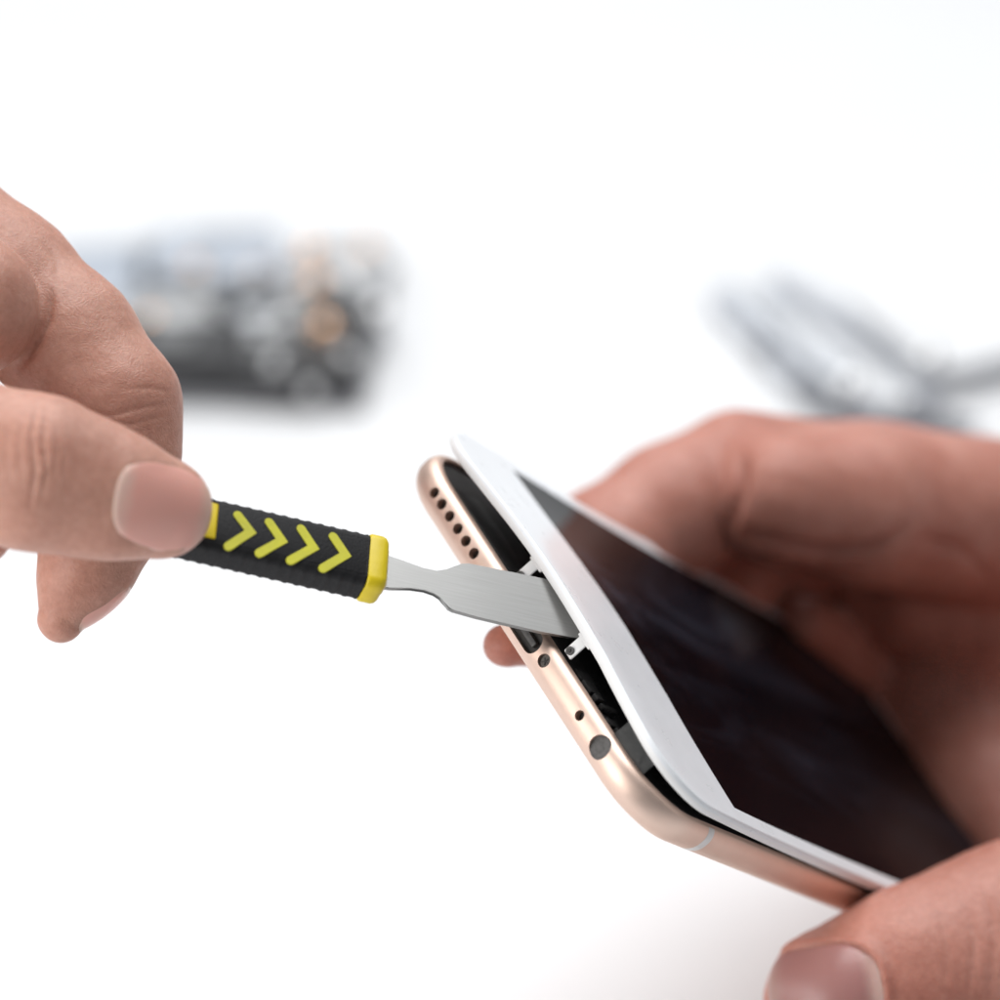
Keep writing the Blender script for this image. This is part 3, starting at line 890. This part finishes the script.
rb = random.Random(5)
for k in range(34):
    x = rb.uniform(-38, 18); y = rb.uniform(18, 74); a = rb.uniform(2, 6); b2 = rb.uniform(2, 7); z = 8 + rb.random() * 3
    part_box('chip', (x, y, 3), (x + a, y + b2, z), rb.choice([M_pcb, M_chip, M_chip, M_shield, M_pale, M_pale, M_copper]), board, rb.uniform(-20, 20), 0.3)
bundle = empty('cable_bundle', mat=place(830, 425, 0))
tag(bundle, 'blurred blue grey bundle of cables lying on the table above the index finger', 'cables')
bpy.context.view_layer.update()
def cord(root, nm, pts, r, m):
    """a round cord through table points (pixel x, pixel y, height mm)"""
    inv = root.matrix_world.inverted()
    P = [np.array(inv @ Vector(table_pt(x, y, z))) / MM for x, y, z in pts]
    path = []
    for k in range(len(P) - 1):
        p0 = P[max(k - 1, 0)]; p1 = P[k]; p2 = P[k + 1]; p3 = P[min(k + 2, len(P) - 1)]
        for q in range(8):
            t = q / 8
            path.append(0.5 * (2 * p1 + (p2 - p0) * t + (2 * p0 - 5 * p1 + 4 * p2 - p3) * t * t + (3 * p1 - p0 - 3 * p2 + p3) * t ** 3))
    path.append(P[-1]); path = np.array(path)
    loops = []
    for k in range(len(path)):
        d = path[min(k + 1, len(path) - 1)] - path[max(k - 1, 0)]; d /= np.linalg.norm(d)
        a = np.cross(d, [0, 0, 1]); a /= np.linalg.norm(a); b2 = np.cross(a, d)
        loops.append(np.array([path[k] + r * (math.cos(q) * a + math.sin(q) * b2) for q in np.linspace(0, math.tau, 13)[:-1]]))
    V, Fc = loft(loops)
    return mesh_obj(nm, V * MM, Fc, m, root, angle=60)
for pts, r, m in [([(716, 296, 3), (745, 325, 3), (775, 358, 3), (800, 384, 3)], 2.4, M_cable_p), ([(762, 345, 3), (800, 382, 3), (840, 410, 3), (930, 424, 3)], 2.4, M_cable_d), ([(760, 300, 3), (800, 340, 3), (845, 370, 3)], 2.0, M_cable_p), ([(730, 286, 3), (790, 335, 3), (838, 384, 3), (870, 412, 3)], 2.4, M_pale),
                  ([(775, 278, 3), (838, 316, 3), (892, 352, 3), (932, 392, 3)], 2.6, M_cable_p), ([(845, 312, 4), (880, 340, 4), (915, 368, 4), (960, 378, 4), (1080, 345, 3)], 2.0, M_cable_d),
                  ([(845, 408, 6), (880, 416, 6), (925, 418, 6), (975, 436, 3)], 2.8, M_cable_d)]:
    cord(bundle, 'cord', pts, r, m)
for x, y, r in [(848, 388, 3.6), (925, 362, 3.8), (905, 402, 2.6)]:
    p = bundle.matrix_world.inverted() @ Vector(table_pt(x, y, 8))
    bm = bmesh.new(); bmesh.ops.create_uvsphere(bm, u_segments=24, v_segments=14, radius=r, matrix=Matrix.Translation(p / MM)); bm_obj('glint_bead', bm, M_shield, bundle, angle=80)  # shiny balls added among the cords for bright out-of-focus spots

# ------------------------------------------------------------------ light: bright white room, soft lamps above and left, added fills back and front
w = bpy.data.worlds.new('World'); SC.world = w; w.use_nodes = True
bg = w.node_tree.nodes['Background']; bg.inputs[0].default_value = (0.93, 0.965, 1.0, 1); bg.inputs[1].default_value = 0.22
def area(name, loc, target, size, power, col=(1, 1, 1)):
    l = bpy.data.lights.new(name, 'AREA'); l.shape = 'RECTANGLE'; l.size, l.size_y = size; l.energy = power; l.color = col
    o = bpy.data.objects.new(name, l); COL.objects.link(o); o.location = loc
    o.rotation_euler = (Vector(target) - Vector(loc)).to_track_quat('-Z', 'Y').to_euler()
    return o
area('softbox_overhead', (0.05, 0.42, 1.10), (0.0, 0.2, 0.1), (1.0, 0.7), 12.4)
area('softbox_side', (-0.85, 0.14, 0.52), (0, 0.04, 0.16), (0.6, 0.5), 3.2, (1.0, 0.985, 0.96))

area('fill_back', (0.1, 1.35, 1.05), (0.05, 0.75, 0.0), (1.6, 0.8), 8.0)  # added lamp out of view, keeps the far table white
area('fill_front', (-0.29, -0.13, 0.22), (-0.05, 0.06, 0.15), (0.2, 0.2), 0.75, (1.0, 0.975, 0.95))  # added fill lamp out of view, brightens the front of the tool hand

# ------------------------------------------------------------------ camera
cd = bpy.data.cameras.new('Camera'); cam = bpy.data.objects.new('Camera', cd); COL.objects.link(cam)
cm = np.eye(4); cm[:3, 0] = RIGHT; cm[:3, 1] = -DOWN; cm[:3, 2] = -FWD; cm[:3, 3] = CAM
cam.matrix_world = Matrix(cm.tolist())
cd.sensor_width = 36.0; cd.lens = 36.0 * F / 1000.0
cd.clip_start = 0.01; cd.clip_end = 50.0
cd.dof.use_dof = True; cd.dof.focus_distance = 0.482; cd.dof.aperture_fstop = cd.lens / 14.0
SC.camera = cam
SC.unit_settings.system = 'METRIC'
SC.view_settings.view_transform = 'Standard'; SC.view_settings.look = 'None'
SC.view_settings.exposure = 0.0; SC.view_settings.gamma = 1.0; SC.view_settings.use_curve_mapping = False
SC.cycles.use_denoising = True
